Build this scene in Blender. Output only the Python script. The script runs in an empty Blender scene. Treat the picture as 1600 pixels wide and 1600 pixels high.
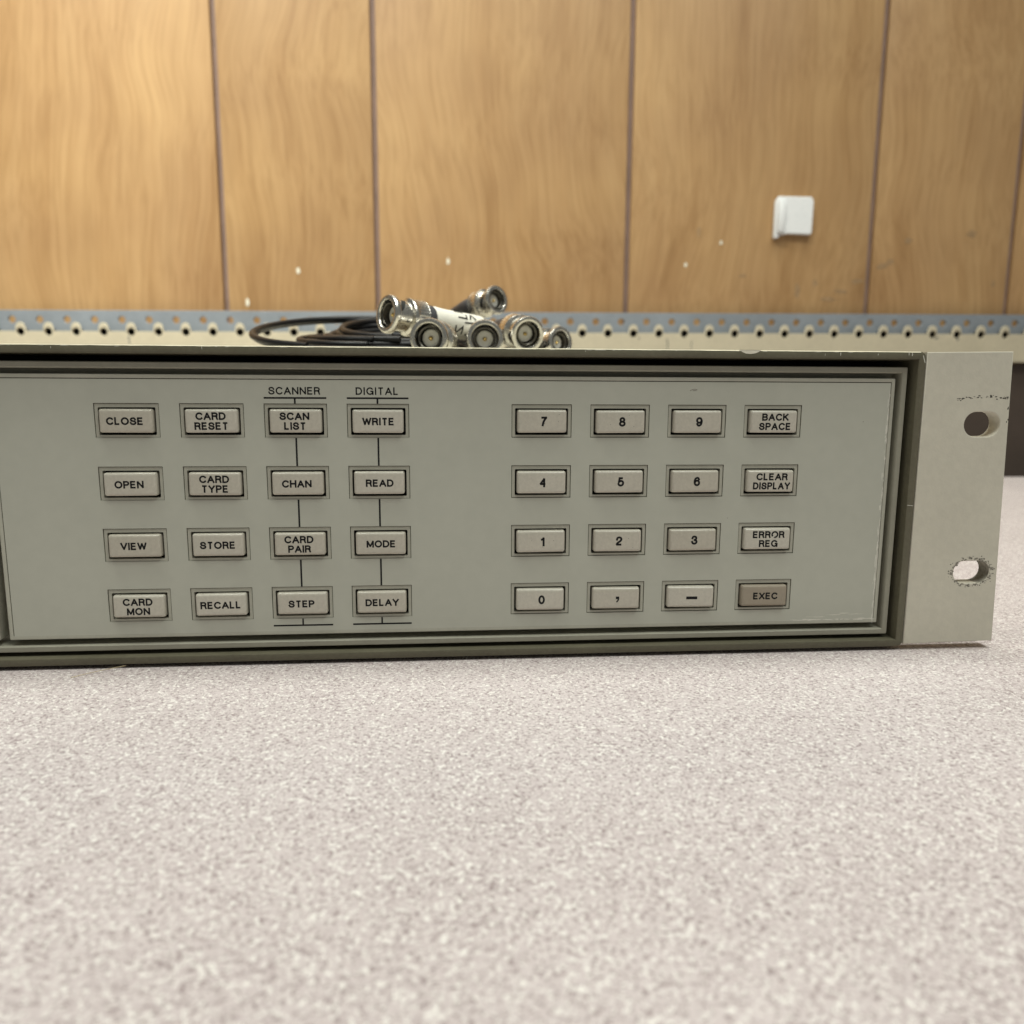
import bpy, bmesh, math, random
from mathutils import Vector, Matrix

# ------------------------------------------------------------------ scene, camera, light, exposure
scn = bpy.context.scene
COL = scn.collection
MM = 0.001
random.seed(7)

cam_data = bpy.data.cameras.new('camera')
cam = bpy.data.objects.new('camera', cam_data)
COL.objects.link(cam)
cam.location = (-18.36 * MM, -220.87 * MM, 79.08 * MM)
cam.rotation_euler = (math.radians(80.97), math.radians(-0.28), math.radians(-4.767))
cam_data.sensor_width = 36.0
cam_data.lens = 27.85
cam_data.clip_start = 0.005
cam_data.clip_end = 50.0
cam_data.dof.use_dof = True
cam_data.dof.focus_distance = 0.226
cam_data.dof.aperture_fstop = 16.0
scn.camera = cam

world = bpy.data.worlds.new('World')
scn.world = world
world.use_nodes = True
bg = world.node_tree.nodes['Background']
bg.inputs['Color'].default_value = (0.88, 0.90, 0.85, 1)
bg.inputs['Strength'].default_value = 0.17


def area_light(name, loc, target, sx, sy, power, color, spread):
    d = bpy.data.lights.new(name, 'AREA')
    d.shape = 'RECTANGLE'
    d.size = sx
    d.size_y = sy
    d.energy = power
    d.color = color
    d.spread = math.radians(spread)
    o = bpy.data.objects.new(name, d)
    COL.objects.link(o)
    o.location = loc
    o.rotation_euler = (Vector(target) - Vector(loc)).to_track_quat('-Z', 'Y').to_euler()
    return o


# shaded lamp over the left end of the wall, ceiling light overhead, room light over the camera's right shoulder
area_light('bench_lamp', (-0.58, -0.12, 1.45), (-0.30, 0.60, 0.16), 0.6, 0.14, 3.9, (0.99, 1.0, 0.90), 56)
area_light('ceiling_lamp', (0.10, 0.17, 1.75), (0.05, 0.0, 0.0), 1.2, 0.12, 10.5, (0.97, 1.0, 0.93), 140)
area_light('ceiling_lamp', (0.15, -0.26, 1.75), (0.05, -0.15, 0.0), 1.2, 0.20, 4.5, (0.97, 1.0, 0.93), 140)
area_light('room_lamp', (0.55, -0.62, 1.60), (0.0, 0.0, 0.0), 0.50, 0.26, 4.8, (0.97, 1.0, 0.92), 120)

scn.view_settings.view_transform = 'Standard'
scn.view_settings.look = 'None'
scn.view_settings.exposure = 0.0
scn.view_settings.gamma = 1.0
scn.view_settings.use_curve_mapping = False
scn.render.engine = 'CYCLES'


# ------------------------------------------------------------------ materials
def new_mat(name):
    m = bpy.data.materials.new(name)
    m.use_nodes = True
    nt = m.node_tree
    b = nt.nodes['Principled BSDF']
    return m, nt, b


def node(nt, t, **kw):
    n = nt.nodes.new(t)
    for k, v in kw.items():
        if k in n.inputs:
            n.inputs[k].default_value = v
        else:
            setattr(n, k, v)
    return n


def ramp(nt, fac, stops):
    r = nt.nodes.new('ShaderNodeValToRGB')
    while len(r.color_ramp.elements) < len(stops):
        r.color_ramp.elements.new(0.5)
    for e, (p, c) in zip(r.color_ramp.elements, stops):
        e.position = p
        e.color = (*c, 1)
    nt.links.new(fac, r.inputs['Fac'])
    return r


def obj_coord(nt):
    return nt.nodes.new('ShaderNodeTexCoord').outputs['Object']


def mul(c, k):
    return tuple(x * k for x in c)


def mix_col(nt, fac, a, b, mode='MIX'):
    m = nt.nodes.new('ShaderNodeMix')
    m.data_type = 'RGBA'
    m.blend_type = mode
    for sock, v in ((m.inputs[0], fac), (m.inputs[6], a), (m.inputs[7], b)):
        if isinstance(v, (int, float)):
            sock.default_value = v
        elif isinstance(v, tuple):
            sock.default_value = (*v, 1)
        else:
            nt.links.new(v, sock)
    return m.outputs[2]


def plastic(name, col, rough=0.5, var=0.08, scale=60, bump=0.02, bscale=1800, spec=0.4, blotch=0.05, each=None):
    """moulded or painted surface: faint patchiness, fine orange-peel relief"""
    m, nt, b = new_mat(name)
    co = obj_coord(nt)
    n1 = node(nt, 'ShaderNodeTexNoise', Scale=scale, Detail=5.0, Roughness=0.6)
    nt.links.new(co, n1.inputs['Vector'])
    r1 = ramp(nt, n1.outputs['Fac'], [(0.3, mul(col, 1 - var)), (0.7, mul(col, 1 + var))])
    n2 = node(nt, 'ShaderNodeTexNoise', Scale=scale * 12, Detail=3.0)
    nt.links.new(co, n2.inputs['Vector'])
    r2 = ramp(nt, n2.outputs['Fac'], [(0.35, (1 - blotch,) * 3), (0.65, (1, 1, 1))])
    c = mix_col(nt, 1.0, r1.outputs['Color'], r2.outputs['Color'], 'MULTIPLY')
    if each:       # every piece has aged a little differently
        oi = nt.nodes.new('ShaderNodeObjectInfo')
        er = ramp(nt, oi.outputs['Random'], [(0.0, each[0]), (1.0, each[1])])
        c = mix_col(nt, 1.0, c, er.outputs['Color'], 'MULTIPLY')
    nt.links.new(c, b.inputs['Base Color'])
    rr = ramp(nt, n1.outputs['Fac'], [(0.3, (rough - 0.06,) * 3), (0.7, (rough + 0.08,) * 3)])
    nt.links.new(rr.outputs['Color'], b.inputs['Roughness'])
    b.inputs['Specular IOR Level'].default_value = spec
    if bump:
        n3 = node(nt, 'ShaderNodeTexNoise', Scale=bscale, Detail=2.0)
        nt.links.new(co, n3.inputs['Vector'])
        bp = node(nt, 'ShaderNodeBump', Strength=bump * 5, Distance=0.0001)
        nt.links.new(n3.outputs['Fac'], bp.inputs['Height'])
        nt.links.new(bp.outputs['Normal'], b.inputs['Normal'])
    return m


def metal(name, col, rough=0.25):
    m, nt, b = new_mat(name)
    co = obj_coord(nt)
    n1 = node(nt, 'ShaderNodeTexNoise', Scale=500.0, Detail=4.0)
    nt.links.new(co, n1.inputs['Vector'])
    r1 = ramp(nt, n1.outputs['Fac'], [(0.3, mul(col, 0.8)), (0.7, col)])
    nt.links.new(r1.outputs['Color'], b.inputs['Base Color'])
    rr = ramp(nt, n1.outputs['Fac'], [(0.3, (rough + 0.12,) * 3), (0.7, (rough - 0.05,) * 3)])
    nt.links.new(rr.outputs['Color'], b.inputs['Roughness'])
    b.inputs['Metallic'].default_value = 1.0
    return m


def laminate():
    m, nt, b = new_mat('speckled_laminate')
    co = obj_coord(nt)
    # three grain sizes of flecks, pinkish grey ground
    big = node(nt, 'ShaderNodeTexNoise', Scale=14.0, Detail=4.0)
    nt.links.new(co, big.inputs['Vector'])
    ground = ramp(nt, big.outputs['Fac'], [(0.3, (0.54, 0.474, 0.468)), (0.7, (0.60, 0.53, 0.525))])
    n1 = node(nt, 'ShaderNodeTexNoise', Scale=1350.0, Detail=2.5, Roughness=0.65)
    nt.links.new(co, n1.inputs['Vector'])
    dark = ramp(nt, n1.outputs['Fac'], [(0.35, (0.38, 0.32, 0.325)), (0.50, (1, 1, 1))])
    c = mix_col(nt, 0.85, ground.outputs['Color'], dark.outputs['Color'], 'MULTIPLY')
    mp = node(nt, 'ShaderNodeMapping')
    mp.inputs['Location'].default_value = (3.1, 1.7, 0.4)
    nt.links.new(co, mp.inputs['Vector'])
    n2 = node(nt, 'ShaderNodeTexNoise', Scale=1300.0, Detail=2.0, Roughness=0.6)
    nt.links.new(mp.outputs['Vector'], n2.inputs['Vector'])
    f2 = ramp(nt, n2.outputs['Fac'], [(0.54, (0, 0, 0)), (0.66, (1, 1, 1))])
    c = mix_col(nt, f2.outputs['Color'], c, (0.80, 0.765, 0.725))
    mp3 = node(nt, 'ShaderNodeMapping')
    mp3.inputs['Location'].default_value = (7.3, 4.2, 1.4)
    nt.links.new(co, mp3.inputs['Vector'])
    n3 = node(nt, 'ShaderNodeTexNoise', Scale=640.0, Detail=2.0, Roughness=0.55)
    nt.links.new(mp3.outputs['Vector'], n3.inputs['Vector'])
    f3 = ramp(nt, n3.outputs['Fac'], [(0.58, (0, 0, 0)), (0.72, (0.35, 0.35, 0.35))])
    c = mix_col(nt, f3.outputs['Color'], c, (0.44, 0.36, 0.37))
    nt.links.new(c, b.inputs['Base Color'])
    b.inputs['Roughness'].default_value = 0.55
    b.inputs['Specular IOR Level'].default_value = 0.3
    bp = node(nt, 'ShaderNodeBump', Strength=0.25, Distance=0.0003)
    nt.links.new(n1.outputs['Fac'], bp.inputs['Height'])
    nt.links.new(bp.outputs['Normal'], b.inputs['Normal'])
    return m


def wood():
    m, nt, b = new_mat('wood_panel')
    tc = nt.nodes.new('ShaderNodeTexCoord')
    oi = nt.nodes.new('ShaderNodeObjectInfo')
    off = node(nt, 'ShaderNodeVectorMath', operation='MULTIPLY')
    cmb = nt.nodes.new('ShaderNodeCombineXYZ')
    for k in range(3):
        nt.links.new(oi.outputs['Random'], cmb.inputs[k])
    nt.links.new(cmb.outputs[0], off.inputs[0])
    off.inputs[1].default_value = (3.7, 2.1, 5.3)
    add = node(nt, 'ShaderNodeVectorMath', operation='ADD')
    nt.links.new(tc.outputs['Object'], add.inputs[0])
    nt.links.new(off.outputs[0], add.inputs[1])
    # slow sideways wander of the grain
    wn = node(nt, 'ShaderNodeTexNoise', Scale=3.2, Detail=2.0)
    nt.links.new(add.outputs[0], wn.inputs['Vector'])
    wsc = node(nt, 'ShaderNodeVectorMath', operation='SCALE')
    wsc.inputs['Scale'].default_value = 0.11
    nt.links.new(wn.outputs['Color'], wsc.inputs[0])
    add2 = node(nt, 'ShaderNodeVectorMath', operation='ADD')
    nt.links.new(add.outputs[0], add2.inputs[0])
    nt.links.new(wsc.outputs[0], add2.inputs[1])
    mp = nt.nodes.new('ShaderNodeMapping')
    mp.inputs['Scale'].default_value = (22, 22, 1.6)
    nt.links.new(add2.outputs[0], mp.inputs['Vector'])
    g = node(nt, 'ShaderNodeTexNoise', Scale=1.6, Detail=6.0, Roughness=0.62)
    nt.links.new(mp.outputs['Vector'], g.inputs['Vector'])
    base = ramp(nt, g.outputs['Fac'], [(0.22, (0.345, 0.200, 0.086)), (0.5, (0.455, 0.288, 0.140)), (0.78, (0.495, 0.325, 0.165))])
    mp2 = nt.nodes.new('ShaderNodeMapping')
    mp2.inputs['Scale'].default_value = (260, 260, 7)
    nt.links.new(add2.outputs[0], mp2.inputs['Vector'])
    g2 = node(nt, 'ShaderNodeTexNoise', Scale=1.0, Detail=4.0)
    nt.links.new(mp2.outputs['Vector'], g2.inputs['Vector'])
    fine = ramp(nt, g2.outputs['Fac'], [(0.32, (0.82, 0.79, 0.75)), (0.60, (1, 1, 1))])
    c = mix_col(nt, 0.8, base.outputs['Color'], fine.outputs['Color'], 'MULTIPLY')
    bl = node(nt, 'ShaderNodeTexNoise', Scale=9.0, Detail=3.0)
    nt.links.new(add.outputs[0], bl.inputs['Vector'])
    blr = ramp(nt, bl.outputs['Fac'], [(0.3, (0.86, 0.82, 0.80)), (0.65, (1.05, 1.04, 1.0))])
    c = mix_col(nt, 0.9, c, blr.outputs['Color'], 'MULTIPLY')
    pl = ramp(nt, oi.outputs['Random'], [(0.0, (0.90, 0.88, 0.85)), (1.0, (1.06, 1.05, 1.04))])
    c = mix_col(nt, 1.0, c, pl.outputs['Color'], 'MULTIPLY')
    nt.links.new(c, b.inputs['Base Color'])
    b.inputs['Roughness'].default_value = 0.42
    b.inputs['Specular IOR Level'].default_value = 0.35
    return m


M = {
    'film': plastic('panel_film', (0.468, 0.472, 0.404), 0.50, 0.035, 22, 0.02, 2500, 0.35, 0.03),
    'bezel': plastic('bezel_plastic', (0.42, 0.415, 0.345), 0.5, 0.06, 90, 0.03, 2200),
    'ridge': plastic('ridge_plastic', (0.290, 0.280, 0.222), 0.48, 0.07, 80, 0.03, 2200),
    'frame': plastic('frame_paint', (0.128, 0.118, 0.078), 0.5, 0.10, 70, 0.05, 2600, 0.4, 0.12),
    'well': plastic('dark_cavity_plastic', (0.012, 0.012, 0.010), 0.7, 0.1, 60, 0),
    'key': plastic('key_plastic', (0.545, 0.518, 0.442), 0.31, 0.07, 110, 0.02, 3000, 0.5, 0.09, ((0.90, 0.885, 0.86), (1.02, 1.02, 1.02))),
    'exec': plastic('brown_key_plastic', (0.33, 0.285, 0.22), 0.5, 0.05, 90, 0.03, 3000, 0.4, 0.05),
    'ink': plastic('black_ink', (0.012, 0.012, 0.013), 0.6, 0.1, 200, 0, spec=0.2),
    'seam': plastic('grimy_seam', (0.075, 0.072, 0.052), 0.7, 0.3, 200, 0, spec=0.2),
    'ear': plastic('ear_paint', (0.605, 0.578, 0.482), 0.55, 0.04, 50, 0.07, 1500, 0.35, 0.05),
    'cover': plastic('cover_paint', (0.50, 0.47, 0.38), 0.5, 0.05, 50, 0.05, 1600),
    'chip': plastic('bare_chip', (0.78, 0.74, 0.62), 0.6, 0.06, 300, 0),
    'scuff': plastic('dark_scuff', (0.05, 0.047, 0.042), 0.8, 0.3, 600, 0, spec=0.1),
    'scuff_soft': plastic('grey_scuff', (0.25, 0.235, 0.20), 0.8, 0.3, 600, 0, spec=0.1),
    'grime': plastic('slot_grime', (0.30, 0.285, 0.24), 0.8, 0.35, 700, 0, spec=0.1),
    'pale': plastic('worn_edge', (0.66, 0.65, 0.57), 0.7, 0.1, 500, 0),
    'edge': plastic('worn_highlight_cream', (0.62, 0.57, 0.42), 0.5, 0.2, 120, 0),
    'wood': wood(),
    'groove': plastic('groove_brown', (0.27, 0.185, 0.150), 0.7, 0.15, 40, 0),
    'groove_edge': plastic('groove_edge_mauve', (0.34, 0.23, 0.185), 0.6, 0.1, 40, 0),
    'dark_wall': plastic('dark_brown_wall', (0.078, 0.056, 0.043), 0.6, 0.12, 12, 0),
    'blue': plastic('blue_grey_steel', (0.238, 0.262, 0.288), 0.45, 0.08, 30, 0.02, 900),
    'cream': plastic('cream_painted_steel', (0.555, 0.49, 0.355), 0.5, 0.05, 25, 0.02, 900),
    'white': plastic('white_plastic', (0.85, 0.86, 0.86), 0.4, 0.02, 30, 0),
    'spot': plastic('pale_paint_drip', (0.78, 0.74, 0.60), 0.6, 0.05, 60, 0),
    'stain': plastic('brown_stain', (0.33, 0.21, 0.105), 0.6, 0.2, 200, 0),
    'table': laminate(),
    'nickel': metal('nickel', (0.80, 0.77, 0.70), 0.22),
    'nickel_dull': metal('dull_nickel', (0.62, 0.60, 0.54), 0.38),
    'nickel_dark': metal('gap_shade_nickel', (0.16, 0.15, 0.13), 0.35),
    'gold': metal('gold_plate', (0.85, 0.62, 0.25), 0.3),
    'teflon': plastic('white_insulator', (0.74, 0.72, 0.66), 0.5, 0.03, 300, 0),
    'rubber': plastic('black_rubber', (0.007, 0.007, 0.008), 0.42, 0.2, 200, 0.01, 1500, 0.30),
    'boot': plastic('dark_grey_boot', (0.045, 0.045, 0.05), 0.5, 0.2, 200, 0.02, 1500, 0.5),
    'sleeve': plastic('white_sleeve', (0.80, 0.77, 0.68), 0.5, 0.04, 200, 0.02, 800),
    'fibre': plastic('straw_fibre', (0.55, 0.45, 0.28), 0.6, 0.1, 300, 0),
}


# ------------------------------------------------------------------ mesh helpers (all coordinates in millimetres)
def link_mesh(name, me, mat, parent=None, smooth=None):
    me.materials.clear()
    me.materials.append(M[mat] if isinstance(mat, str) else mat)
    if smooth is not None:
        me.shade_smooth()
        me.set_sharp_from_angle(angle=math.radians(smooth))
    o = bpy.data.objects.new(name, me)
    COL.objects.link(o)
    if parent is not None:
        o.parent = parent
    return o


def finish(name, bm, mat, parent=None, smooth=None, weld=True):
    if weld:
        bmesh.ops.remove_doubles(bm, verts=bm.verts, dist=1e-4)
        bmesh.ops.dissolve_degenerate(bm, dist=1e-5, edges=bm.edges)
        bmesh.ops.recalc_face_normals(bm, faces=bm.faces)
    for v in bm.verts:
        v.co *= MM
    me = bpy.data.meshes.new(name)
    bm.to_mesh(me)
    bm.free()
    return link_mesh(name, me, mat, parent, smooth)


def box(bm, x0, x1, y0, y1, z0, z1):
    vs = [bm.verts.new((x, y, z)) for x in (x0, x1) for y in (y0, y1) for z in (z0, z1)]
    for f in ((0, 1, 3, 2), (4, 6, 7, 5), (0, 4, 5, 1), (2, 3, 7, 6), (0, 2, 6, 4), (1, 5, 7, 3)):
        bm.faces.new([vs[i] for i in f])


def bevelled_box(name, x0, x1, y0, y1, z0, z1, b, seg, mat, parent=None):
    bm = bmesh.new()
    box(bm, x0, x1, y0, y1, z0, z1)
    bmesh.ops.bevel(bm, geom=list(bm.edges), offset=b, segments=seg, profile=0.5, affect='EDGES')
    return finish(name, bm, mat, parent, 40)


def rr_loop(x0, x1, z0, z1, r, k=5):
    """rounded rectangle in x,z with 4*(k+1) points"""
    r = max(r, 0.0)
    pts = []
    for cx, cz, a0 in ((x1 - r, z1 - r, 0), (x0 + r, z1 - r, 90), (x0 + r, z0 + r, 180), (x1 - r, z0 + r, 270)):
        for i in range(k + 1):
            a = math.radians(a0 + 90 * i / k)
            pts.append((cx + r * math.cos(a), cz + r * math.sin(a)))
    return pts


def rect_sweep(bm, rect, radius, profile, cap_last=False, k=5):
    """profile: list of (inset, y); sweeps it round the rectangle"""
    loops = []
    for ins, y in profile:
        pts = rr_loop(rect[0] + ins, rect[1] - ins, rect[2] + ins, rect[3] - ins, radius - ins, k)
        loops.append([bm.verts.new((x, y, z)) for x, z in pts])
    n = len(loops[0])
    for a, b in zip(loops, loops[1:]):
        for i in range(n):
            j = (i + 1) % n
            bm.faces.new((a[i], a[j], b[j], b[i]))
    if cap_last:
        bm.faces.new(loops[-1])


def plate(name, outer, holes, y0, y1, bevel, mat, parent=None, smooth=None):
    """flat plate in the x,z plane with cut-outs, from y0 (front) to y1 (back)"""
    cu = bpy.data.curves.new(name, 'CURVE')
    cu.dimensions = '2D'
    cu.fill_mode = 'BOTH'
    cu.extrude = (y1 - y0) / 2 - bevel
    cu.bevel_depth = bevel
    cu.bevel_resolution = 1
    cu.offset = -bevel
    for loop in [outer] + list(holes):
        sp = cu.splines.new('POLY')
        sp.points.add(len(loop) - 1)
        for p, (x, z) in zip(sp.points, loop):
            p.co = (x, z, 0, 1)
        sp.use_cyclic_u = True
    tmp = bpy.data.objects.new('tmp', cu)
    COL.objects.link(tmp)
    dg = bpy.context.evaluated_depsgraph_get()
    me = bpy.data.meshes.new_from_object(tmp.evaluated_get(dg))
    bpy.data.objects.remove(tmp)
    bpy.data.curves.remove(cu)
    ym = (y0 + y1) / 2
    me.transform(Matrix(((MM, 0, 0, 0), (0, 0, -MM, ym * MM), (0, MM, 0, 0), (0, 0, 0, 1))))
    me.name = name
    return link_mesh(name, me, mat, parent, smooth)


def rect_loop(x0, x1, z0, z1):
    return [(x0, z0), (x1, z0), (x1, z1), (x0, z1)]


def ribbon(bm, pts, w, place, closed=False):
    """flat stroke of width w along 2-D pts, each point put in space by place(u, v)"""
    P = [Vector(p) for p in pts]
    n = len(P)
    L = []
    for i in range(n):
        if closed:
            a, b = P[i - 1], P[(i + 1) % n]
        else:
            a, b = P[max(i - 1, 0)], P[min(i + 1, n - 1)]
        d1 = (P[i] - a)
        d2 = (b - P[i])
        d1 = d1.normalized() if d1.length > 1e-9 else d2.normalized()
        d2 = d2.normalized() if d2.length > 1e-9 else d1
        t = (d1 + d2)
        t = t.normalized() if t.length > 1e-6 else d1
        nrm = Vector((-t.y, t.x))
        c = max(abs(nrm.dot(Vector((-d1.y, d1.x)))), 0.45)
        o = nrm * (w / 2 / c)
        L.append((bm.verts.new(place(*(P[i] + o))), bm.verts.new(place(*(P[i] - o)))))
    rng = range(n if closed else n - 1)
    for i in rng:
        a, b = L[i], L[(i + 1) % n]
        bm.faces.new((a[0], a[1], b[1], b[0]))


def catmull(pts, n=6, closed=False):
    out = []
    P = [Vector(p) for p in pts]
    m = len(P)
    for i in range(m if closed else m - 1):
        p0 = P[(i - 1) % m] if (closed or i > 0) else P[0] * 2 - P[1]
        p1, p2 = P[i], P[(i + 1) % m]
        p3 = P[(i + 2) % m] if (closed or i + 2 < m) else P[-1] * 2 - P[-2]
        for k in range(n):
            t = k / n
            out.append(0.5 * ((2 * p1) + (p2 - p0) * t + (2 * p0 - 5 * p1 + 4 * p2 - p3) * t * t + (3 * p1 - p0 - 3 * p2 + p3) * t ** 3))
    if not closed:
        out.append(P[-1])
    return out


def tube(bm, pts, r, seg=10, caps=True):
    P = [Vector(p) for p in pts]
    rings = []
    up = Vector((0, 0, 1))
    prev = None
    for i, p in enumerate(P):
        t = (P[min(i + 1, len(P) - 1)] - P[max(i - 1, 0)]).normalized()
        if prev is None:
            a = t.cross(up)
            if a.length < 1e-3:
                a = t.cross(Vector((1, 0, 0)))
        else:
            a = prev - t * prev.dot(t)
        a.normalize()
        prev = a
        b = t.cross(a)
        rr = r(i / (len(P) - 1)) if callable(r) else r
        rings.append([bm.verts.new(p + rr * (math.cos(2 * math.pi * k / seg) * a + math.sin(2 * math.pi * k / seg) * b)) for k in range(seg)])
    for A, B in zip(rings, rings[1:]):
        for k in range(seg):
            j = (k + 1) % seg
            bm.faces.new((A[k], A[j], B[j], B[k]))
    if caps:
        bm.faces.new(rings[0])
        bm.faces.new(list(reversed(rings[-1])))


def lathe(bm, prof, seg=40, closed=False, ripple=None):
    """prof: (distance along +y, radius); axis = local y.  ripple(y, k) scales the radius"""
    rings = []
    for y, r in prof:
        ring = []
        for k in range(seg):
            a = 2 * math.pi * k / seg
            q = r * (ripple(y, k) if ripple else 1.0)
            ring.append(bm.verts.new((q * math.cos(a), y, q * math.sin(a))))
        rings.append(ring)
    pairs = list(zip(rings, rings[1:]))
    if closed:
        pairs.append((rings[-1], rings[0]))
    for A, B in pairs:
        for k in range(seg):
            j = (k + 1) % seg
            bm.faces.new((A[k], A[j], B[j], B[k]))


def fleck(bm, c, rx, rz, place, n=9, rough=0.45):
    vs = []
    for i in range(n):
        a = 2 * math.pi * i / n
        k = 1 + random.uniform(-rough, rough)
        vs.append(bm.verts.new(place(c[0] + rx * k * math.cos(a), c[1] + rz * k * math.sin(a))))
    bm.faces.new(vs)


def empty(name, loc=(0, 0, 0), rot=(0, 0, 0)):
    o = bpy.data.objects.new(name, None)
    o.empty_display_size = 0.02
    COL.objects.link(o)
    o.location = Vector(loc) * MM
    o.rotation_euler = rot
    return o


def tag(o, label=None, cat=None, group=None, kind=None):
    if label:
        o['label'] = label
    if cat:
        o['category'] = cat
    if group:
        o['group'] = group
    if kind:
        o['kind'] = kind
    return o


# ------------------------------------------------------------------ stroke lettering
def ell(cx, cy, rx, ry, a0, a1, n=14):
    return [(cx + rx * math.cos(math.radians(a0 + (a1 - a0) * i / n)), cy + ry * math.sin(math.radians(a0 + (a1 - a0) * i / n))) for i in range(n + 1)]


def cr(*pts):
    return [tuple(v) for v in catmull(pts, 4)]


S_PTS = cr((.62, .74), (.52, .94), (.32, 1), (.11, .93), (.04, .75), (.13, .59), (.34, .51), (.56, .42), (.65, .24), (.54, .06), (.32, 0), (.09, .07), (0, .28))
FONT = {
    'A': (.76, [[(0, 0), (.38, 1), (.76, 0)], [(.13, .33), (.63, .33)]]),
    'B': (.64, [[(0, 0), (0, 1), (.36, 1)] + ell(.36, .76, .24, .24, 90, -90, 8) + [(0, .52)], [(.36, .52)] + ell(.38, .26, .26, .26, 90, -90, 8) + [(0, 0)]]),
    'C': (.76, [ell(.41, .5, .41, .5, 38, 322, 18)]),
    'D': (.70, [[(0, 0), (0, 1), (.3, 1)] + ell(.3, .5, .4, .5, 90, -90, 12) + [(0, 0)]]),
    'E': (.58, [[(.58, 1), (0, 1), (0, 0), (.6, 0)], [(0, .52), (.54, .52)]]),
    'G': (.80, [ell(.41, .5, .41, .5, 38, 335, 18) , [(.46, .46), (.80, .46), (.80, 0)]]),
    'H': (.68, [[(0, 0), (0, 1)], [(.68, 0), (.68, 1)], [(0, .53), (.68, .53)]]),
    'I': (.02, [[(.01, 0), (.01, 1)]]),
    'K': (.66, [[(0, 0), (0, 1)], [(.62, 1), (0, .36)], [(.22, .58), (.66, 0)]]),
    'L': (.52, [[(0, 1), (0, 0), (.52, 0)]]),
    'M': (.80, [[(0, 0), (0, 1), (.40, .06), (.80, 1), (.80, 0)]]),
    'N': (.68, [[(0, 0), (0, 1), (.68, 0), (.68, 1)]]),
    'O': (.84, [ell(.42, .5, .42, .5, 0, 360, 22)]),
    'P': (.60, [[(0, 0), (0, 1), (.34, 1)] + ell(.34, .73, .26, .27, 90, -90, 8) + [(0, .46)]]),
    'R': (.64, [[(0, 0), (0, 1), (.36, 1)] + ell(.36, .755, .25, .245, 90, -90, 8) + [(0, .51)], [(.34, .51), (.55, .40), (.58, .12), (.64, 0)]]),
    'S': (.65, [S_PTS]),
    'T': (.64, [[(0, 1), (.64, 1)], [(.32, 1), (.32, 0)]]),
    'V': (.70, [[(0, 1), (.35, 0), (.70, 1)]]),
    'W': (1.02, [[(0, 1), (.25, 0), (.51, .96), (.77, 0), (1.02, 1)]]),
    'X': (.68, [[(0, 1), (.68, 0)], [(0, 0), (.68, 1)]]),
    'Y': (.70, [[(0, 1), (.35, .44), (.70, 1)], [(.35, .46), (.35, 0)]]),
    '0': (.54, [ell(.27, .5, .27, .5, 0, 360, 20)]),
    '1': (.30, [[(0, .76), (.16, .80), (.29, 1), (.29, 0)]]),
    '2': (.54, [cr((.02, .70), (.07, .91), (.27, 1), (.47, .92), (.53, .73), (.43, .52), (.22, .34), (.05, .16), (0, 0)) + [(.55, 0)]]),
    '3': (.54, [cr((.03, .76), (.10, .94), (.27, 1), (.45, .92), (.49, .75), (.42, .59), (.23, .53)), cr((.23, .53), (.44, .46), (.54, .27), (.45, .07), (.27, 0), (.08, .07), (0, .26))]),
    '4': (.56, [[(.42, 0), (.42, 1), (0, .30), (.57, .30)]]),
    '5': (.54, [[(.50, 1), (.12, 1), (.05, .48)] + cr((.05, .48), (.26, .63), (.48, .54), (.54, .32), (.45, .08), (.25, 0), (.08, .07), (0, .22))]),
    '6': (.54, [cr((.51, .78), (.43, .95), (.28, 1), (.09, .87), (.01, .58), (.01, .34), (.09, .09), (.28, 0), (.47, .09), (.54, .31), (.46, .54), (.29, .62), (.10, .54), (.02, .36))]),
    '7': (.54, [[(0, 1), (.54, 1)] + cr((.54, .98), (.33, .62), (.21, .28), (.16, 0))]),
    '8': (.54, [ell(.27, .76, .22, .24, -90, 270, 16), ell(.27, .26, .27, .26, 90, 450, 16)]),
    '9': (.54, [cr((.03, .22), (.11, .05), (.26, 0), (.45, .13), (.53, .42), (.53, .66), (.45, .91), (.26, 1), (.07, .91), (0, .69), (.08, .46), (.25, .38), (.44, .46), (.52, .64))]),
}


def text_width(s, cap, track, xs):
    return sum(FONT[c][0] * cap * xs for c in s) + track * (len(s) - 1)


def stroke_runs(pts):
    """split a polyline at its sharp corners"""
    runs, cur = [], [pts[0]]
    for i in range(1, len(pts)):
        cur.append(pts[i])
        if 0 < i < len(pts) - 1:
            d1 = (Vector(pts[i]) - Vector(pts[i - 1]))
            d2 = (Vector(pts[i + 1]) - Vector(pts[i]))
            if d1.length > 1e-6 and d2.length > 1e-6 and d1.angle(d2) > math.radians(42):
                runs.append((cur, d1.angle(d2)))
                cur = [pts[i]]
    runs.append((cur, 0))
    return runs


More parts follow.
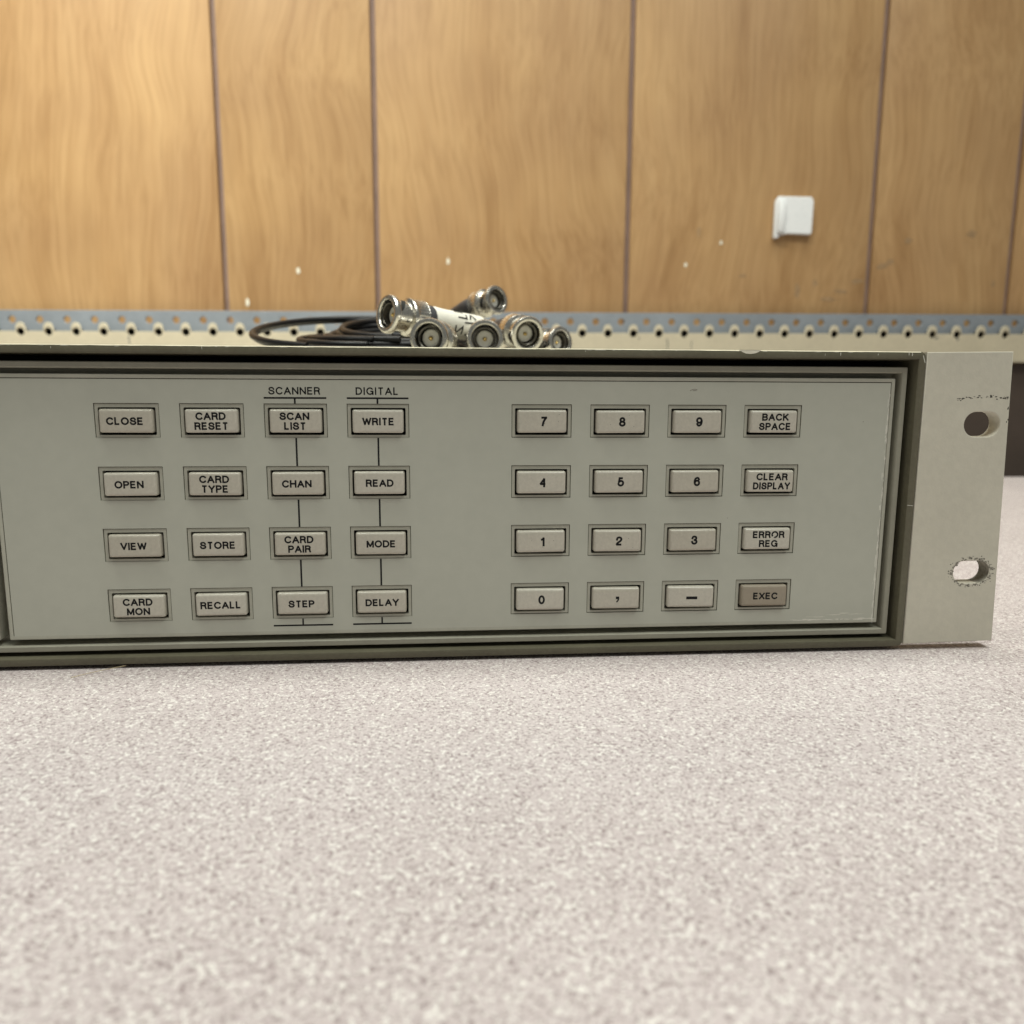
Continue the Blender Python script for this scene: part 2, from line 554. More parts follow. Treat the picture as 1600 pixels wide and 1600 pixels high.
def write(bm, s, cx, z0, cap, stroke, track, place, xs=1.0):
    """centre the line s at cx with its foot at z0; cap is the height of the stroke's centre line"""
    x = cx - text_width(s, cap, track, xs) / 2
    for ch in s:
        w, strokes = FONT[ch]
        for st in strokes:
            q = [(x + u * cap * xs, z0 + v * cap) for u, v in st]
            if (Vector(q[0]) - Vector(q[-1])).length < 1e-5:
                ribbon(bm, q[:-1], stroke, place, True)
                continue
            before = 0
            for run, ang in stroke_runs(q):
                a, b = Vector(run[0]), Vector(run[-1])
                da, db = (a - Vector(run[1])).normalized(), (b - Vector(run[-2])).normalized()
                ea = stroke / 2 * (0.92 if before < math.radians(100) else 0.45) if before else 0
                eb = stroke / 2 * (0.92 if ang < math.radians(100) else 0.45) if ang else 0
                if run is None:
                    continue
                if not before:      # free ends reach the full cap height
                    ea = stroke / 2 * abs(da.y)
                if not ang:
                    eb = stroke / 2 * abs(db.y)
                run = [tuple(a + da * ea)] + run[1:-1] + [tuple(b + db * eb)]
                ribbon(bm, run, stroke, place)
                before = ang
        x += w * cap * xs + track


# ------------------------------------------------------------------ the setting: bench top, wall boards, dark brown lower wall
TZ = 1.2          # height of the bench surface
bm = bmesh.new()
box(bm, -1100, 1300, -650, 447, -31, TZ)
es = [e for e in bm.edges if all(v.co.z > 0 for v in e.verts)]
bmesh.ops.bevel(bm, geom=es, offset=4, segments=4, profile=0.5, affect='EDGES')
tag(finish('bench_top', bm, 'table', None, 40), kind='structure')

WALL_LOC, WALL_ROT = (-417.4, 580.5, 0), (0, 0, math.radians(-1.385))
wall_bm = bmesh.new()
box(wall_bm, -900, 1900, 24.5, 40, -500, 900)          # backing that shows as the brown bottom of each groove
wall = tag(finish('wall', wall_bm, 'groove'), kind='structure')
wall.location = Vector(WALL_LOC) * MM
wall.rotation_euler = WALL_ROT
SEAMS = [-820, -560, -315, -62, 186.3, 333.4, 580.6, 829.5, 978, 1226, 1474, 1620, 1870]
planks = []
for a, b in zip(SEAMS, SEAMS[1:]):
    g = 2.6
    pb = bmesh.new()
    box(pb, a + g, b - g, 20, 24.4, -480, 890)
    fe = [e for e in pb.edges if all(v.co.y < 21 for v in e.verts)]
    bmesh.ops.bevel(pb, geom=fe, offset=1.1, segments=2, profile=0.5, affect='EDGES')
    planks.append(finish('plank', pb, 'wood', wall, 40))


def on_wall(y):
    return lambda u, v: (u, y, v)


def plank_at(x):
    for p, a, b in zip(planks, SEAMS, SEAMS[1:]):
        if a < x < b:
            return p


for x, z, rx, rz in ((256.7, 189.3, 2.0, 3.2), (206.8, 159, 2.0, 3.6), (402.5, 200.3, 1.6, 3.2), (675, 222, 1.5, 2.2), (640, 200, 1.6, 2.0)):
    sb = bmesh.new()
    fleck(sb, (x, z), rx, rz, on_wall(19.85), 10, 0.2)
    finish('paint_spot', sb, 'spot', plank_at(x))
for x, z, rx, rz in ((773.7, 184.1, 2.2, 2.6), (756, 176, 2.4, 4.5), (934, 234.6, 4.5, 3.2), (843, 201, 5.0, 2.0), (851, 206, 3.0, 2.2), (868, 226, 3.4, 2.2), (962, 186, 1.6, 3.2),
                     (817, 186, 6, 1.8), (802, 176, 5, 1.6), (790, 168, 6, 1.5), (700, 190, 3, 1.2), (652, 232, 1.4, 3.2)):
    sb = bmesh.new()
    fleck(sb, (x, z), rx * 1.25, rz * 1.3, on_wall(19.85), 13, 0.35)
    finish('knot', sb, 'stain', plank_at(x))

lower = bmesh.new()
box(lower, -880, 1880, 6, 19.0, -490, 104)
lw = tag(finish('wall_lower', lower, 'dark_wall'), kind='structure')
lw.location = wall.location
lw.rotation_euler = wall.rotation_euler

# ------------------------------------------------------------------ perforated steel rail along the wall
rail = empty('perforated_rail', (WALL_LOC[0], WALL_LOC[1], 128.2), (0, math.radians(-0.31), WALL_ROT[2]))
tag(rail, 'blue-grey and cream perforated steel rail running along the wood-panelled wall', 'rail')
PITCH = 25.4
NH = range(-32, 58)


def circ(cx, cz, r, n=14):
    return [(cx + r * math.cos(2 * math.pi * i / n), cz + r * math.sin(2 * math.pi * i / n)) for i in range(n)]


back_holes = [circ(-10.4 + i * PITCH, 11.2, 3.4) for i in NH]
plate('back_strip', rect_loop(-840, 1490, -26, 20), back_holes, 6.6, 9.0, 0.25, 'blue', rail)
# cream front flange: a scalloped tab stands up above its top edge at every hole
outl = [(-840, -28), (1490, -28), (1490, 0)]
for i in reversed(list(NH)):
    x = i * PITCH
    outl += [(x + 4.7, 0), (x + 4.5, 4.6), (x + 3.0, 7.3), (x + .4, 8.3), (x - 2.0, 7.3), (x - 3.7, 4.6), (x - 4.0, 0)]
outl += [(-840, 0)]
plate('front_flange', outl, [circ(i * PITCH + .6, -0.5, 3.7) for i in NH], -1.5, 1.5, 0.3, 'cream', rail)
cup = None
for i in NH:
    if cup is None:
        cb = bmesh.new()
        lathe(cb, [(1.55, 3.9), (6.3, 3.9), (6.3, 0.02)], 14)  # near-black cups added behind the flange holes to stand for shade
        cup = finish('hole_shade_cup', cb, 'well', rail, 40)
        o = cup
    else:
        o = cup.copy()
        COL.objects.link(o)
        o.parent = rail
    o.location = Vector((i * PITCH + .6, 0, -0.5)) * MM
bm = bmesh.new()
for x, z, w, h in ((100, -8, .8, 4.5), (619, -10, .9, 5.5), (643, -11, .5, 6.0), (893, -4, 2.6, 1.4), (916, -5, 1.2, 1.8), (590, -5, 1.5, 1.0)):
    fleck(bm, (x, z), w, h, on_wall(-1.56), 9, 0.4)
tag(finish('scuff', bm, 'scuff_soft', rail), kind='stuff')

# white plastic clip on the wall, its lower end in view
clip = empty('wall_clip', (WALL_LOC[0], WALL_LOC[1], 0), WALL_ROT)
tag(clip, 'small white plastic clip fixed to the wood wall above the rail', 'clip')
prof = [(727, 227.0), (728, 226.0), (730, 226.2), (734, 229.2), (741, 230.6), (752, 230.4), (763.5, 230.0), (765.2, 231.5), (765.4, 262), (763, 266), (730, 266), (727.2, 262)]
plate('body', prof, [], 14.5, 19.9, 0.9, 'white', clip, 40)
bevelled_box('raised_rib', 729, 736, 11.2, 15.0, 231.5, 262, 0.9, 2, 'white', clip)

# ------------------------------------------------------------------ the rack instrument
ZT = 74.12
inst = empty('rack_instrument', (0, 0, 0))
tag(inst, 'grey-green rack instrument with a keypad front lying flat on the speckled bench', 'instrument')

FX0, FX1, FZ0, FZ1 = -306.0, 117.9, 2.3, 89.3          # outer frame
FY = -2.5
bm = bmesh.new()
rect_sweep(bm, (FX0, FX1, FZ0, FZ1), 1.6, [(0.35, 26), (0.0, 25), (0.0, FY + 0.45), (0.12, FY + 0.13), (0.45, FY), (1.85, FY), (2.1, FY + 0.18), (2.2, FY + 0.6), (2.75, 15)])
frame = finish('frame', bm, 'frame', inst, 40)
# back wall of the gap between frame and front module
bm = bmesh.new()
box(bm, FX0 + 2.7, FX1 - 2.7, 14.5, 16, FZ0 + 2.7, FZ1 - 2.7)
finish('gap_floor', bm, 'well', inst)
# sheet-metal cover behind the frame
bm = bmesh.new()
box(bm, FX0 + 1.2, FX1 - 1.2, 24, 330, FZ0 + 0.9, FZ1 - 0.5)
bmesh.ops.bevel(bm, geom=[e for e in bm.edges if abs(e.verts[0].co.y - e.verts[1].co.y) > 10], offset=2.0, segments=3, profile=0.5, affect='EDGES')
finish('cover', bm, 'cover', inst, 40)
for fx in (-270, 82):
    for fy in (40, 290):
        bevelled_box('foot', fx, fx + 22, fy, fy + 14, TZ + 0.03, FZ0 + 1.5, 0.5, 2, 'rubber', inst)

# front module: raised ridge all round, a groove, then the two inset plates
RX0, RX1, RZ0, RZ1 = -302.4, 113.9, 5.75, 85.0
bm = bmesh.new()
rect_sweep(bm, (RX0, RX1, RZ0, RZ1), 0.35, [(0, 13), (0, -0.28), (0.2, -0.5), (1.45, -0.5), (1.62, -0.35), (1.75, 0.1), (1.95, 4.6)], k=2)
finish('ridge', bm, 'ridge', inst, 40)
bm = bmesh.new()
box(bm, RX0 + 0.6, RX1 - 0.6, 4.4, 13.2, RZ0 + 0.6, RZ1 - 0.6)
finish('groove_floor', bm, 'ridge', inst)

# keypad plate: lip, recessed bezel with key openings, printed film lying in the recess
LX0, LX1, LZ0, LZ1 = -138.45, 110.7, 9.25, 81.75
bm = bmesh.new()
rect_sweep(bm, (LX0, LX1, LZ0, LZ1), 0.3, [(0, 4.5), (0, 0.12), (0.12, 0.0), (0.98, 0.0), (1.04, 0.05), (1.04, 0.3)], k=2)
finish('lip', bm, 'bezel', inst, 40)


def key_box(c, r):
    x = (c - 4) * 22.16 + (-23.0 if c < 4 else 0)
    z = ZT - r * 17.0
    return x, x + 16.87, z - 9.25, z


boxes = [(c, r, key_box(c, r)) for c in range(8) for r in range(4)]
opens = [rr_loop(b[0] + 0.98, b[1] - 0.98, b[2] + 0.72, b[3] - 1.12, 0.25, 2) for _, _, b in boxes]
bez = plate('keypad_bezel', rect_loop(LX0 + 0.9, LX1 - 0.9, LZ0 + 0.9, LZ1 - 0.9), opens, 0.22, 2.2, 0.0, 'bezel', inst)
bm = bmesh.new()
box(bm, LX0 + 1, LX1 - 1, 3.2, 4.3, LZ0 + 1, LZ1 - 1)
finish('key_well', bm, 'well', inst)
film_rect = (LX0 + 1.28, LX1 - 1.28, LZ0 + 1.0, LZ1 - 1.28)
film_holes = [rect_loop(b[0], b[1], b[2], b[3]) for _, _, b in boxes]
film = plate('keypad_film', rect_loop(*film_rect), film_holes, 0.0, 0.18, 0.0, 'film', inst)

Y_FILM = on_wall(-0.012)
# dark seam round the film and inside each key cut-out
bm = bmesh.new()
x0, x1, z0, z1 = film_rect
ribbon(bm, [(x0 - .12, z0 - .1), (x0 - .12, z1 + .12), (x1 + .12, z1 + .12), (x1 + .12, 74.6)], 0.24, on_wall(0.205))
ribbon(bm, [(x0 - .12, z0 - .12), (83.4, z0 - .12)], 0.22, on_wall(0.2))
finish('film_seam', bm, 'seam', film, weld=False)
for c, r, b in boxes:
    bm = bmesh.new()
    q = 0.09
    full = c >= 4
    pts = [(b[0] + q, b[2] + q), (b[0] + q, b[3] - q), (b[1] - q, b[3] - q), (b[1] - q, b[2] + q)]
    ribbon(bm, pts, 0.2, on_wall(0.205), closed=full)
    finish('cutout_seam', bm, 'seam', film, weld=False)

# printed words and bracket lines on the film
bm = bmesh.new()
PL = on_wall(-0.012)
kb = {(c, r): b for c, r, b in boxes}
for c, word, xc in ((2, 'SCANNER', -58.9 ), (3, 'DIGITAL', -36.6)):
    b0, b3 = kb[(c, 0)], kb[(c, 3)]
    write(bm, word, (b0[0] + b0[1]) / 2 - 0.15, 76.70, 1.68, 0.38, 0.66 if word == 'SCANNER' else 0.72, PL, 1.18)
    ribbon(bm, [(b0[0] + .1, 75.62), (b0[1] - .1, 75.62)], 0.48, PL)
    xm = (b0[0] + b0[1]) / 2 - 0.1
    ribbon(bm, [(xm, 75.62), (xm, b0[3] + .02)], 0.50, on_wall(-0.016))
    for r in range(3):
        ribbon(bm, [(xm, kb[(c, r)][2] - .05), (xm, kb[(c, r + 1)][3] + .02)], 0.50, PL)
    ribbon(bm, [(xm, b3[2] - .05), (xm, b3[2] - 2.0)], 0.46, on_wall(-0.016))
    ribbon(bm, [(b3[0] + .15, b3[2] - 2.0), (b3[1] - .15, b3[2] - 2.0)], 0.48, PL)
finish('panel_print', bm, 'ink', film, weld=False)

# worn, whitened film edges and small marks
bm = bmesh.new()
for _ in range(120):
    z = random.uniform(10.6, 78) if random.random() < .75 else random.uniform(9.9, 30)
    fleck(bm, (x1 - abs(random.gauss(0.15, 0.22)), z), random.uniform(.05, .16), random.uniform(.2, 1.6), on_wall(-0.012 - random.uniform(0, .004)), 7, .5)
for _ in range(46):
    x = random.uniform(84, x1 - .2)
    fleck(bm, (x, z0 + abs(random.gauss(0.18, 0.16))), random.uniform(.3, 1.6), random.uniform(.05, .15), on_wall(-0.012 - random.uniform(0, .004)), 7, .5)
for x, z, a, bb in ((92, 11.3, 3, .12), (97, 11.9, 2, .1), (100, 12.3, 1.6, .14), (104, 12.0, 2.2, .1)):
    fleck(bm, (x, z), a, bb, on_wall(-0.018), 8, .5)
tag(finish('worn_edge', bm, 'pale', film, weld=False), kind='stuff')
bm = bmesh.new()
ribbon(bm, catmull([(50.4, 78.0), (51.1, 78.35), (51.9, 78.45), (52.5, 78.3)], 4), 0.2, PL)
fleck(bm, (51.6, 78.05), .7, .12, PL, 8, .4)
fleck(bm, (101.9, 69.4), .16, .14, PL)
fleck(bm, (63.0, 41.6), .14, .12, PL)
tag(finish('scratch_mark', bm, 'scuff_soft', film, weld=False), kind='stuff')

# the neighbouring plate at the left edge of the picture
bm = bmesh.new()
rect_sweep(bm, (-299.0, -140.9, LZ0, LZ1), 0.3, [(0, 4.5), (0, 0.12), (0.12, 0.0), (0.98, 0.0), (1.04, 0.05), (1.04, 0.3)], k=2)
box(bm, -298.4, -141.5, 0.24, 4.4, LZ0 + .6, LZ1 - .6)
finish('side_plate', bm, 'bezel', inst, 40)

# keys
TEXT = {(0, 0): 'CLOSE', (0, 1): 'OPEN', (0, 2): 'VIEW', (0, 3): 'CARD MON', (1, 0): 'CARD RESET', (1, 1): 'CARD TYPE', (1, 2): 'STORE', (1, 3): 'RECALL',
        (2, 0): 'SCAN LIST', (2, 1): 'CHAN', (2, 2): 'CARD PAIR', (2, 3): 'STEP', (3, 0): 'WRITE', (3, 1): 'READ', (3, 2): 'MODE', (3, 3): 'DELAY',
        (4, 0): '7', (4, 1): '4', (4, 2): '1', (4, 3): '0', (5, 0): '8', (5, 1): '5', (5, 2): '2', (5, 3): ',', (6, 0): '9', (6, 1): '6', (6, 2): '3', (6, 3): '-',
        (7, 0): 'BACK SPACE', (7, 1): 'CLEAR DISPLAY', (7, 2): 'ERROR REG', (7, 3): 'EXEC'}
KW, KH, KY = 13.9, 6.38, -1.05
kbm = bmesh.new()
rect_sweep(kbm, (-KW / 2, KW / 2, -KH / 2, KH / 2), 0.62,
           [(0.0, 3.0), (0.02, 0.0), (0.06, -0.36), (0.13, -0.60), (0.26, -0.80), (0.46, -0.95), (0.70, -1.03), (0.95, -1.05)], cap_last=True, k=4)
key_src = None
for c, r, b in boxes:
    if key_src is None:
        k = key_src = finish('key', kbm, 'key', inst, 50)
    else:
        k = key_src.copy()
        COL.objects.link(k)
        k.parent = inst
    s = TEXT[(c, r)]
    if s == 'EXEC':
        k.data = key_src.data.copy()
        k.data.materials[0] = M['exec']
    cx, cz = (b[0] + b[1]) / 2 + random.uniform(-.05, .05), (b[2] + b[3]) / 2 - 0.10 + random.uniform(-.06, .06)
    k.location = (cx * MM, random.uniform(-.04, .06) * MM, cz * MM)
    k.rotation_euler = (random.uniform(-.016, .016), random.uniform(-.006, .006), random.uniform(-.016, .016))
    names = {',': 'with a comma', '-': 'with a minus sign'}
    k['label'] = ('dark brown-grey key marked ' if s == 'EXEC' else 'light grey key ') + (s if s == 'EXEC' else names.get(s, 'marked ' + s))
    lb = bmesh.new()
    PK = on_wall(KY - 0.012)
    if s == ',':
        vs = [(-.36, .62), (.36, .62), (.40, .10), (.26, -.42), (-.08, -.82), (-.34, -.68), (-.04, -.30), (.02, 0.0), (-.36, .0)]
        lb.faces.new([lb.verts.new(PK(u * 1.35 + .45, v * 1.25 - .2)) for u, v in vs])
    elif s == '-':
        ribbon(lb, [(-1.3, -.25), (2.0, -.25)], 0.86, PK)
    elif len(s) == 1:
        write(lb, s, 0.42, -1.06, 2.08, 0.59, 0.4, PK, 1.18)
    else:
        words = s.split(' ')
        cap, st = (1.60, 0.475)
        dx = {0: -.2, 1: -.05, 2: -.2, 3: .15, 7: .35}[c]
        if len(words) == 1:
            write(lb, words[0], dx, -0.85, cap, st, 0.64, PK, 1.22)
        else:
            write(lb, words[0], dx, 0.50, cap, st, 0.63, PK, 1.22)
            write(lb, words[1], dx + (.1 if c < 4 else 0), -2.14, cap, st, 0.63, PK, 1.20 if words[1] != 'DISPLAY' else 1.08)
    finish('legend', lb, 'ink', k, weld=False)
    if s == 'ERROR REG':
        cb = bmesh.new()
        fleck(cb, (1.75, .62), .36, .22, on_wall(KY - 0.03), 9, .3)
        finish('chipped_print', cb, 'pale', k, weld=False)
    if s in '7812':
        cb = bmesh.new()
        if len(s) == 1:
            for _ in range(3):
                fleck(cb, (random.uniform(-5, 5), random.uniform(-2, 2)), .10, .08, on_wall(KY - 0.014), 7, .4)
        tag(finish('speck', cb, 'scuff', k, weld=False), kind='stuff')

# chips and scratches on the frame
bm = bmesh.new()
pts = [(-3.1, 0.06), (3.2, 0.06), (2.5, -.35), (1.6, -.75), (0.2, -.95), (-1.2, -.85), (-2.1, -.5), (-2.7, -.2)]
bm.faces.new([bm.verts.new((66.3 + u, FY - 0.02, FZ1 - .1 + v)) for u, v in pts])
bm.faces.new([bm.verts.new((66.3 + u, y, FZ1 + .03)) for u, y in ((-3.1, FY - .02), (3.2, FY - .02), (2.6, FY + 1.6), (-2.2, FY + 1.4))])
finish('chip', bm, 'chip', frame, weld=False)
bm = bmesh.new()
for u, w in ((92.5, .22), (88, .12), (103.5, .14), (-82, .16), (20, .1), (112.6, .2), (113.6, .25), (-120, .12)):
    fleck(bm, (u, FZ1 - .5 - random.random() * .6), w * .5, w * 2.6, on_wall(FY - .015), 8, .4)
for u in range(26):
    fleck(bm, (random.uniform(-140, 116), FZ1 - .32 - random.random() * .1), random.uniform(.2, 1.4), .05, on_wall(FY - .012), 7, .5)
ribbon(bm, [(FX1 - 2.05, 45.3), (FX1 - .2, 45.1)], 0.13, on_wall(FY - .015))
ribbon(bm, [(FX1 - .3, 86.2), (FX1 - .75, 87.4), (FX1 - 1.0, 88.2)], 0.25, on_wall(FY - .015))
tag(finish('scratch_mark', bm, 'pale', frame, weld=False), kind='stuff')

# worn top front edge, its bright highlight painted in as cream
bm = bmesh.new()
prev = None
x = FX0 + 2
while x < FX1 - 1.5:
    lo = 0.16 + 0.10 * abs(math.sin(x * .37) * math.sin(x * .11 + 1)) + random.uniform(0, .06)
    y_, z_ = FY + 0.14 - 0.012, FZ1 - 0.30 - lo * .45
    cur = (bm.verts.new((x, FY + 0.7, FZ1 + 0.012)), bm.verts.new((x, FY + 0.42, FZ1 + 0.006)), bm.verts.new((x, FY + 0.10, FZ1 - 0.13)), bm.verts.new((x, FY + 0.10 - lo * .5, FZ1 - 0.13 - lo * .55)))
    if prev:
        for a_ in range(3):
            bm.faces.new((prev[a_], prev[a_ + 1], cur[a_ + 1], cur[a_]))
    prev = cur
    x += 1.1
finish('worn_edge_highlight', bm, 'edge', frame, 60, weld=False)

# right rack ear with two slots
def slot(x0, x1, z0, z1):
    r = (z1 - z0) / 2
    return [(x1 - r + r * math.cos(a), z0 + r + r * math.sin(a)) for a in [math.radians(-90 + 180 * i / 12) for i in range(13)]] + \
           [(x0 + r + r * math.cos(a), z0 + r + r * math.sin(a)) for a in [math.radians(90 + 180 * i / 12) for i in range(13)]]


ear_outline = [(118.15, 3.1), (146.3, 3.55), (143.9, 89.55), (118.0, 89.15)]
ear = plate('rack_ear', ear_outline, [slot(131.0, 141.9, 65.2, 72.4), slot(132.0, 143.2, 21.6, 28.4)], FY - 0.05, FY + 4.9, 0.28, 'ear', inst, 40)
YE = FY - 0.065
bm = bmesh.new()
for _ in range(52):
    t = random.random()
    x = 128.2 + 15.6 * t
    z = 75.9 + 1.3 * math.sin(min(t * 2.4, 1.6)) - .8 * t + random.gauss(0, .28)
    fleck(bm, (x, z), random.uniform(.08, .36), random.uniform(.06, .2), on_wall(YE - random.random() * .003), 7, .5)
for _ in range(58):
    a = random.uniform(0, 2 * math.pi)
    rad = .97 + abs(random.gauss(0, .13))
    x, z = 137.6 + 6.3 * rad * math.cos(a), 25.0 + 4.1 * rad * math.sin(a)
    if x > 144.9:
        continue
    s = random.uniform(.04, .17)
    fleck(bm, (x, z), s * 1.3, s, on_wall(YE - random.random() * .003), 7, .5)
for x, z, w, h in ((143.9, 73.3, .2, .5), (143.8, 69.5, .18, .4), (144.2, 70.2, .12, .3)):
    fleck(bm, (x, z), w, h, on_wall(YE), 8, .5)
tag(finish('scuff', bm, 'scuff', ear, weld=False), kind='stuff')
bm = bmesh.new()
for _ in range(95):
    a = random.uniform(0, 2 * math.pi)
    x, z = 137.6 + 6.0 * math.cos(a) * (.98 + abs(random.gauss(0, .09))), 25.0 + 3.9 * math.sin(a) * (.98 + abs(random.gauss(0, .12)))
    fleck(bm, (x, z), random.uniform(.12, .45), random.uniform(.1, .3), on_wall(YE - random.random() * .002), 8, .5)
tag(finish('smudge', bm, 'scuff_soft', ear, weld=False), kind='stuff')
bm = bmesh.new()
lin = slot(132.03, 143.17, 21.63, 28.37)
lin = lin[:15]
row = [(bm.verts.new((x, YE + .25, z)), bm.verts.new((x, FY + 4.7, z))) for x, z in lin]
for a_, b_ in zip(row, row[1:]):
    bm.faces.new((a_[0], a_[1], b_[1], b_[0]))
finish('slot_grime', bm, 'grime', ear, weld=False)

# ------------------------------------------------------------------ coaxial cables with bayonet connectors on top of the instrument
TOP = FZ1 - 0.5


def frame_from_axis(loc, back_dir, roll=0.0):
    """matrix whose +y runs along back_dir (from the mating face to the cable)"""
    y = Vector(back_dir).normalized()
    x = y.cross(Vector((0, 0, 1))).normalized()
    z = x.cross(y)
    m = Matrix((x, y, z)).transposed().to_4x4()
    m = m @ Matrix.Rotation(roll, 4, 'Y')
    m.translation = Vector(loc) * MM
    return m


MESH = {}


def shared(key, name, build, mat, parent, smooth=35):
    if key in MESH:
        o = bpy.data.objects.new(name, MESH[key])
        COL.objects.link(o)
        o.parent = parent
        return o
    b = bmesh.new()
    build(b)
    o = finish(name, b, mat, parent, smooth)
    MESH[key] = o.data
    return o


def knurl(y, k):
    return 1.0 if not (10.4 < y < 15.6) else (1.0 + (0.012 if k % 2 else -0.012))


def b_collar(b):      # bayonet coupling sleeve
    lathe(b, [(1.6, 4.95), (0.5, 5.05), (0.12, 5.3), (0.0, 5.7), (0.0, 6.5), (0.2, 6.95), (0.7, 7.2), (1.9, 7.2), (2.3, 7.0), (2.5, 6.2), (3.0, 5.75), (8.2, 5.75), (8.5, 6.3), (8.8, 7.0),
              (9.2, 7.2), (10.2, 7.2), (10.5, 7.05), (10.9, 6.9), (15.2, 6.9), (15.5, 7.0), (15.9, 6.7), (16.2, 5.6), (16.3, 4.2), (8.0, 4.2), (8.0, 4.95)], 72, True, knurl)


def b_slot(b):        # dark bayonet ramp cut round the sleeve, with its round catch
    for s in (0, math.pi):
        pts = []
        for i in range(13):
            t = i / 12
            pts.append((s + 0.2 + 1.45 * t, 2.7 + 4.3 * t ** 0.8))
        for i in range(12):
            (u0, v0), (u1, v1) = pts[i], pts[i + 1]
            q = [(u0, v0 - .95), (u1, v1 - .95), (u1, v1 + .95), (u0, v0 + .95)]
            b.faces.new([b.verts.new((5.79 * math.cos(u), v, 5.79 * math.sin(u))) for u, v in q])


def b_lug(b):         # notches of the bayonet entry seen inside the front ring
    for a in (math.radians(100), math.radians(280)):
        m = Matrix.Rotation(-a + math.pi / 2, 4, 'Y')
        n0 = len(b.verts)
        box(b, -1.2, 1.2, 0.35, 2.6, 4.5, 5.45)
        b.verts.ensure_lookup_table()
        for v in b.verts[n0:]:
            v.co = m @ v.co


def b_inner(b):       # inner contact sleeve
    lathe(b, [(1.2, 3.75), (1.0, 3.95), (1.0, 4.2), (1.2, 4.4), (8.0, 4.45), (8.0, 3.7)], 40, True)


def b_ins(b):         # white insulator
    lathe(b, [(3.6, 0.65), (3.4, 0.9), (3.4, 3.0), (3.7, 3.4), (7.9, 3.55), (7.9, 0.65)], 32, True)


def b_pin(b):
    lathe(b, [(2.3, 0.01), (2.4, 0.35), (2.8, 0.70), (7, 0.72), (7, 0.01)], 16)


def b_ferrule(b):
    lathe(b, [(16.0, 3.0), (16.0, 4.9), (17.6, 5.0), (18.0, 4.6), (19.0, 4.3), (24.5, 4.2), (24.8, 2.0)], 40)


def b_boot(b):
    lathe(b, [(18.6, 4.45), (19.0, 4.9), (24.0, 4.75), (30.0, 3.6), (37.5, 2.1), (38.0, 1.45)], 32)


def b_sleeve(b):
    lathe(b, [(19.8, 4.2), (20.0, 5.5), (21.2, 5.75), (25.0, 5.45), (30.0, 5.35), (40.5, 5.3), (44.2, 5.15), (44.8, 4.2), (44.6, 1.5)], 36)


def b_band(b):
    lathe(b, [(16.2, 4.6), (16.3, 5.75), (19.4, 5.85), (19.9, 4.6)], 36)


CABLES = []


def coax(front, back_dir, label, roll=0.0, sleeve=False, path=(), r=1.5):
    """front = centre of the mating face; path = where the cable goes after the connector (world mm)"""
    m = frame_from_axis(front, back_dir, roll)
    root = bpy.data.objects.new('coaxial_cable', None)
    root.empty_display_size = 0.01
    COL.objects.link(root)
    root.matrix_world = m
    tag(root, label, 'cable', 'coaxial cables coiled on top of the instrument')
    col = shared('collar', 'coupling_sleeve', b_collar, 'nickel', root, 30)
    shared('slot', 'bayonet_slot', b_slot, 'well', col, None)
    shared('lug', 'key_notch', b_lug, 'well', col, None)
    shared('inner', 'contact_sleeve', b_inner, 'nickel_dark', root)  # nickel darkened to paint in the shaded gap behind the front ring
    shared('ins', 'insulator', b_ins, 'teflon', root)
    shared('pin', 'center_pin', b_pin, 'gold', root)
    shared('ferrule', 'ferrule', b_ferrule, 'nickel_dull', root)
    if sleeve:
        shared('band', 'dark_band', b_band, 'boot', root)
        sl = shared('sleeve', 'marker_sleeve', b_sleeve, 'sleeve', root)
        lb = bmesh.new()

        def wrap(u, v):        # u along the axis, v round it
            a = v / 5.45
            return (5.47 * math.sin(a), u, 5.47 * math.cos(a))
        V0 = WRITE_V
        for st in ([(31.0, -1.7), (31.2, 1.7), (34.4, -1.5), (34.6, 1.8)], [(36.4, 1.7), (40.0, 1.6), (40.2, -1.2)], [(35.2, -3.2), (40.4, -3.4)],
                   [(32.4, -5.2), (36.6, -5.0), (36.8, -7.2)], [(38.2, -4.8), (39.2, -7.4), (41.2, -5.0)], [(31.8, -8.6), (36.2, -8.4)]):
            dense = []
            for (a0, b0), (a1, b1) in zip(st, st[1:]):
                dense += [(a0 + (a1 - a0) * i / 5, b0 + (b1 - b0) * i / 5) for i in range(5)]
            dense.append(st[-1])
            ribbon(lb, [(a - 2, q + V0) for a, q in dense], 0.62, wrap)
        finish('handwriting', lb, 'ink', sl, weld=False)
    else:
        shared('boot', 'strain_relief', b_boot, 'boot', root)
    d = Vector(back_dir).normalized()
    s0 = Vector(front) + d * (24 if not sleeve else 38)
    s1 = s0 + d * 16
    pts = [s0, s1] + [Vector(q) for q in path]
    cb = bmesh.new()
    inv = m.inverted()
    tube(cb, [(inv @ (q * MM)) / MM for q in catmull(pts, 7)], r, 10)
    finish('cable', cb, 'rubber', root, 60)
    return root


WRITE_V = 11.0


def loop(cx, cy, rx, ry, z0, tilt, a0, turns, n=14, wob=0.0, rise=0.0):
    """coil turns: tilt lifts the far side"""
    out = []
    N = int(n * turns)
    for i in range(N + 1):
        a = math.radians(a0) + 2 * math.pi * i / n
        k = 1 + wob * math.sin(2.3 * a + cx)
        x, y = cx + rx * k * math.cos(a), cy + ry * k * math.sin(a)
        out.append((x, y, max(z0 + tilt * (y - cy + ry) + rise * i / n, TOP + 1.5)))
    return out


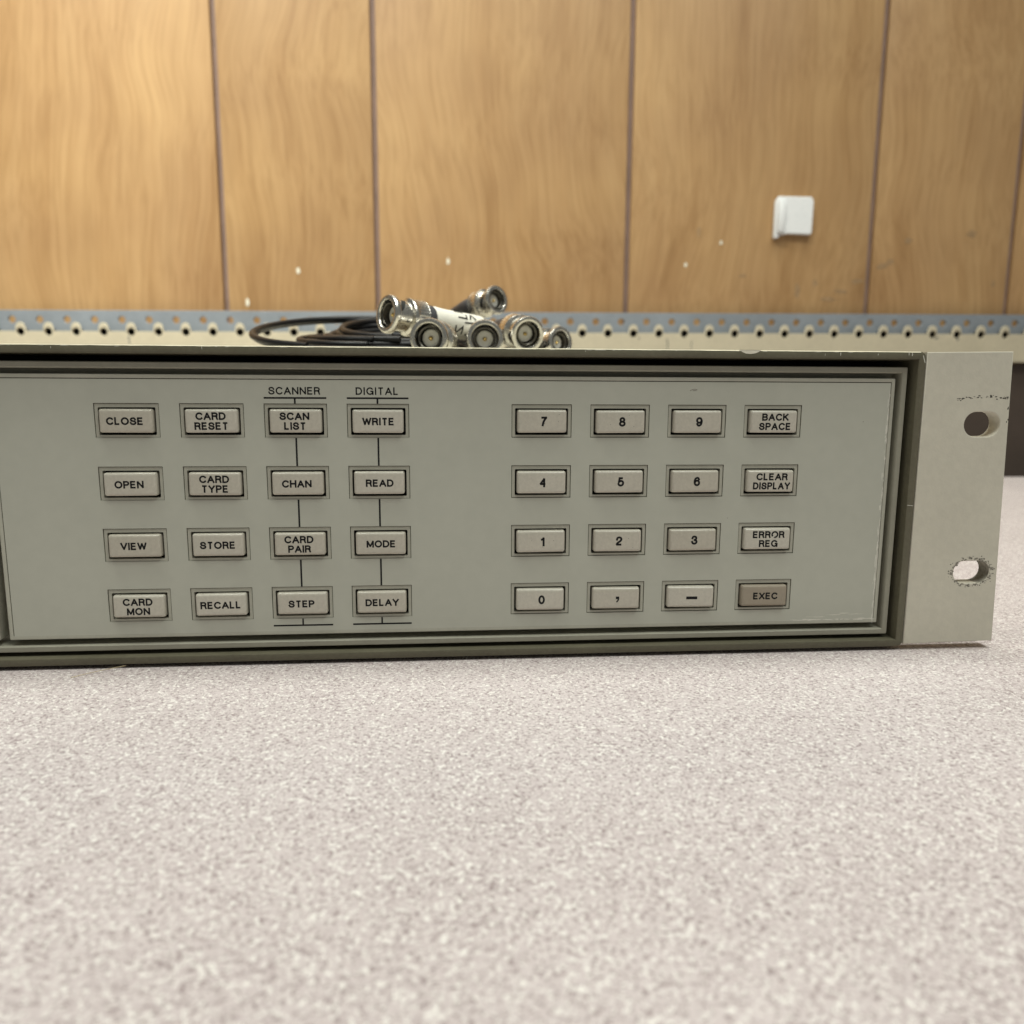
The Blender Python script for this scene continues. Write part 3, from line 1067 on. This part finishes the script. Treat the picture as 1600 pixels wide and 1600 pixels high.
coax((-40.1, 85, 105.5), (0.80, 0.60, -0.075), 'black coaxial cable with a white hand-marked sleeve behind its leftmost connector', roll=0.0, sleeve=True,
     path=[(22, 138, 99), (24, 170, 96), (-6, 212, 95)] + loop(-60, 168, 47, 50, 93.0, 0.20, 20, 1.7, wob=.02, rise=1.0))
coax((8.4, 190, 122.2), (-0.60, 0.76, -0.12), 'black coaxial cable whose connector is raised behind the others and turned right', roll=1.2,
     path=[(-34, 240, 106), (-62, 236, 100)] + loop(-42, 168, 31, 44, 92.5, 0.17, 95, 2.2, wob=.04, rise=2.0))
coax((-24.3, 76, 96.4), (0.26, 0.965, -0.015), 'black coaxial cable whose connector stands in front of the white sleeve', roll=2.0,
     path=[(-6, 140, 92), (-18, 196, 92)] + loop(-48, 160, 35, 41, 91.0, 0.12, 60, 2.6, wob=.05, rise=1.8))
coax((-3.0, 88, 97.0), (0.02, 1.0, -0.02), 'black coaxial cable whose front-facing connector is the middle of the front three', roll=0.2,
     path=[(-4, 150, 92.5), (-26, 196, 93)] + loop(-40, 157, 32, 36, 92.5, 0.10, 70, 2.6, wob=.04, rise=2.2))
coax((15.2, 104, 99.6), (-0.30, 0.94, 0.16), 'black coaxial cable whose front-facing connector is rightmost of the front three', roll=0.9,
     path=[(-6, 160, 105), (-26, 190, 100)] + loop(-38, 162, 29, 36, 94.0, 0.18, 60, 2.6, wob=.05, rise=2.2))
coax((35.9, 154, 99.6), (-0.55, 0.83, -0.05), 'black coaxial cable whose connector lies at the right end of the pile', roll=2.6,
     path=[(2, 212, 94), (-30, 222, 94)] + loop(-45, 168, 38, 44, 94.0, 0.08, 60, 2.6, wob=.05, rise=1.6))

# stray fibre caught under the front edge
bm = bmesh.new()
tube(bm, catmull([(-119, -9, 1.35), (-116, -7.2, 1.6), (-112, -5.2, 1.9), (-107, -2.9, 2.2)], 5), lambda t: .09, 6)
tag(finish('straw_fibre', bm, 'fibre', None, 60), 'thin straw-coloured fibre sticking out from under the instrument front', 'fibre')
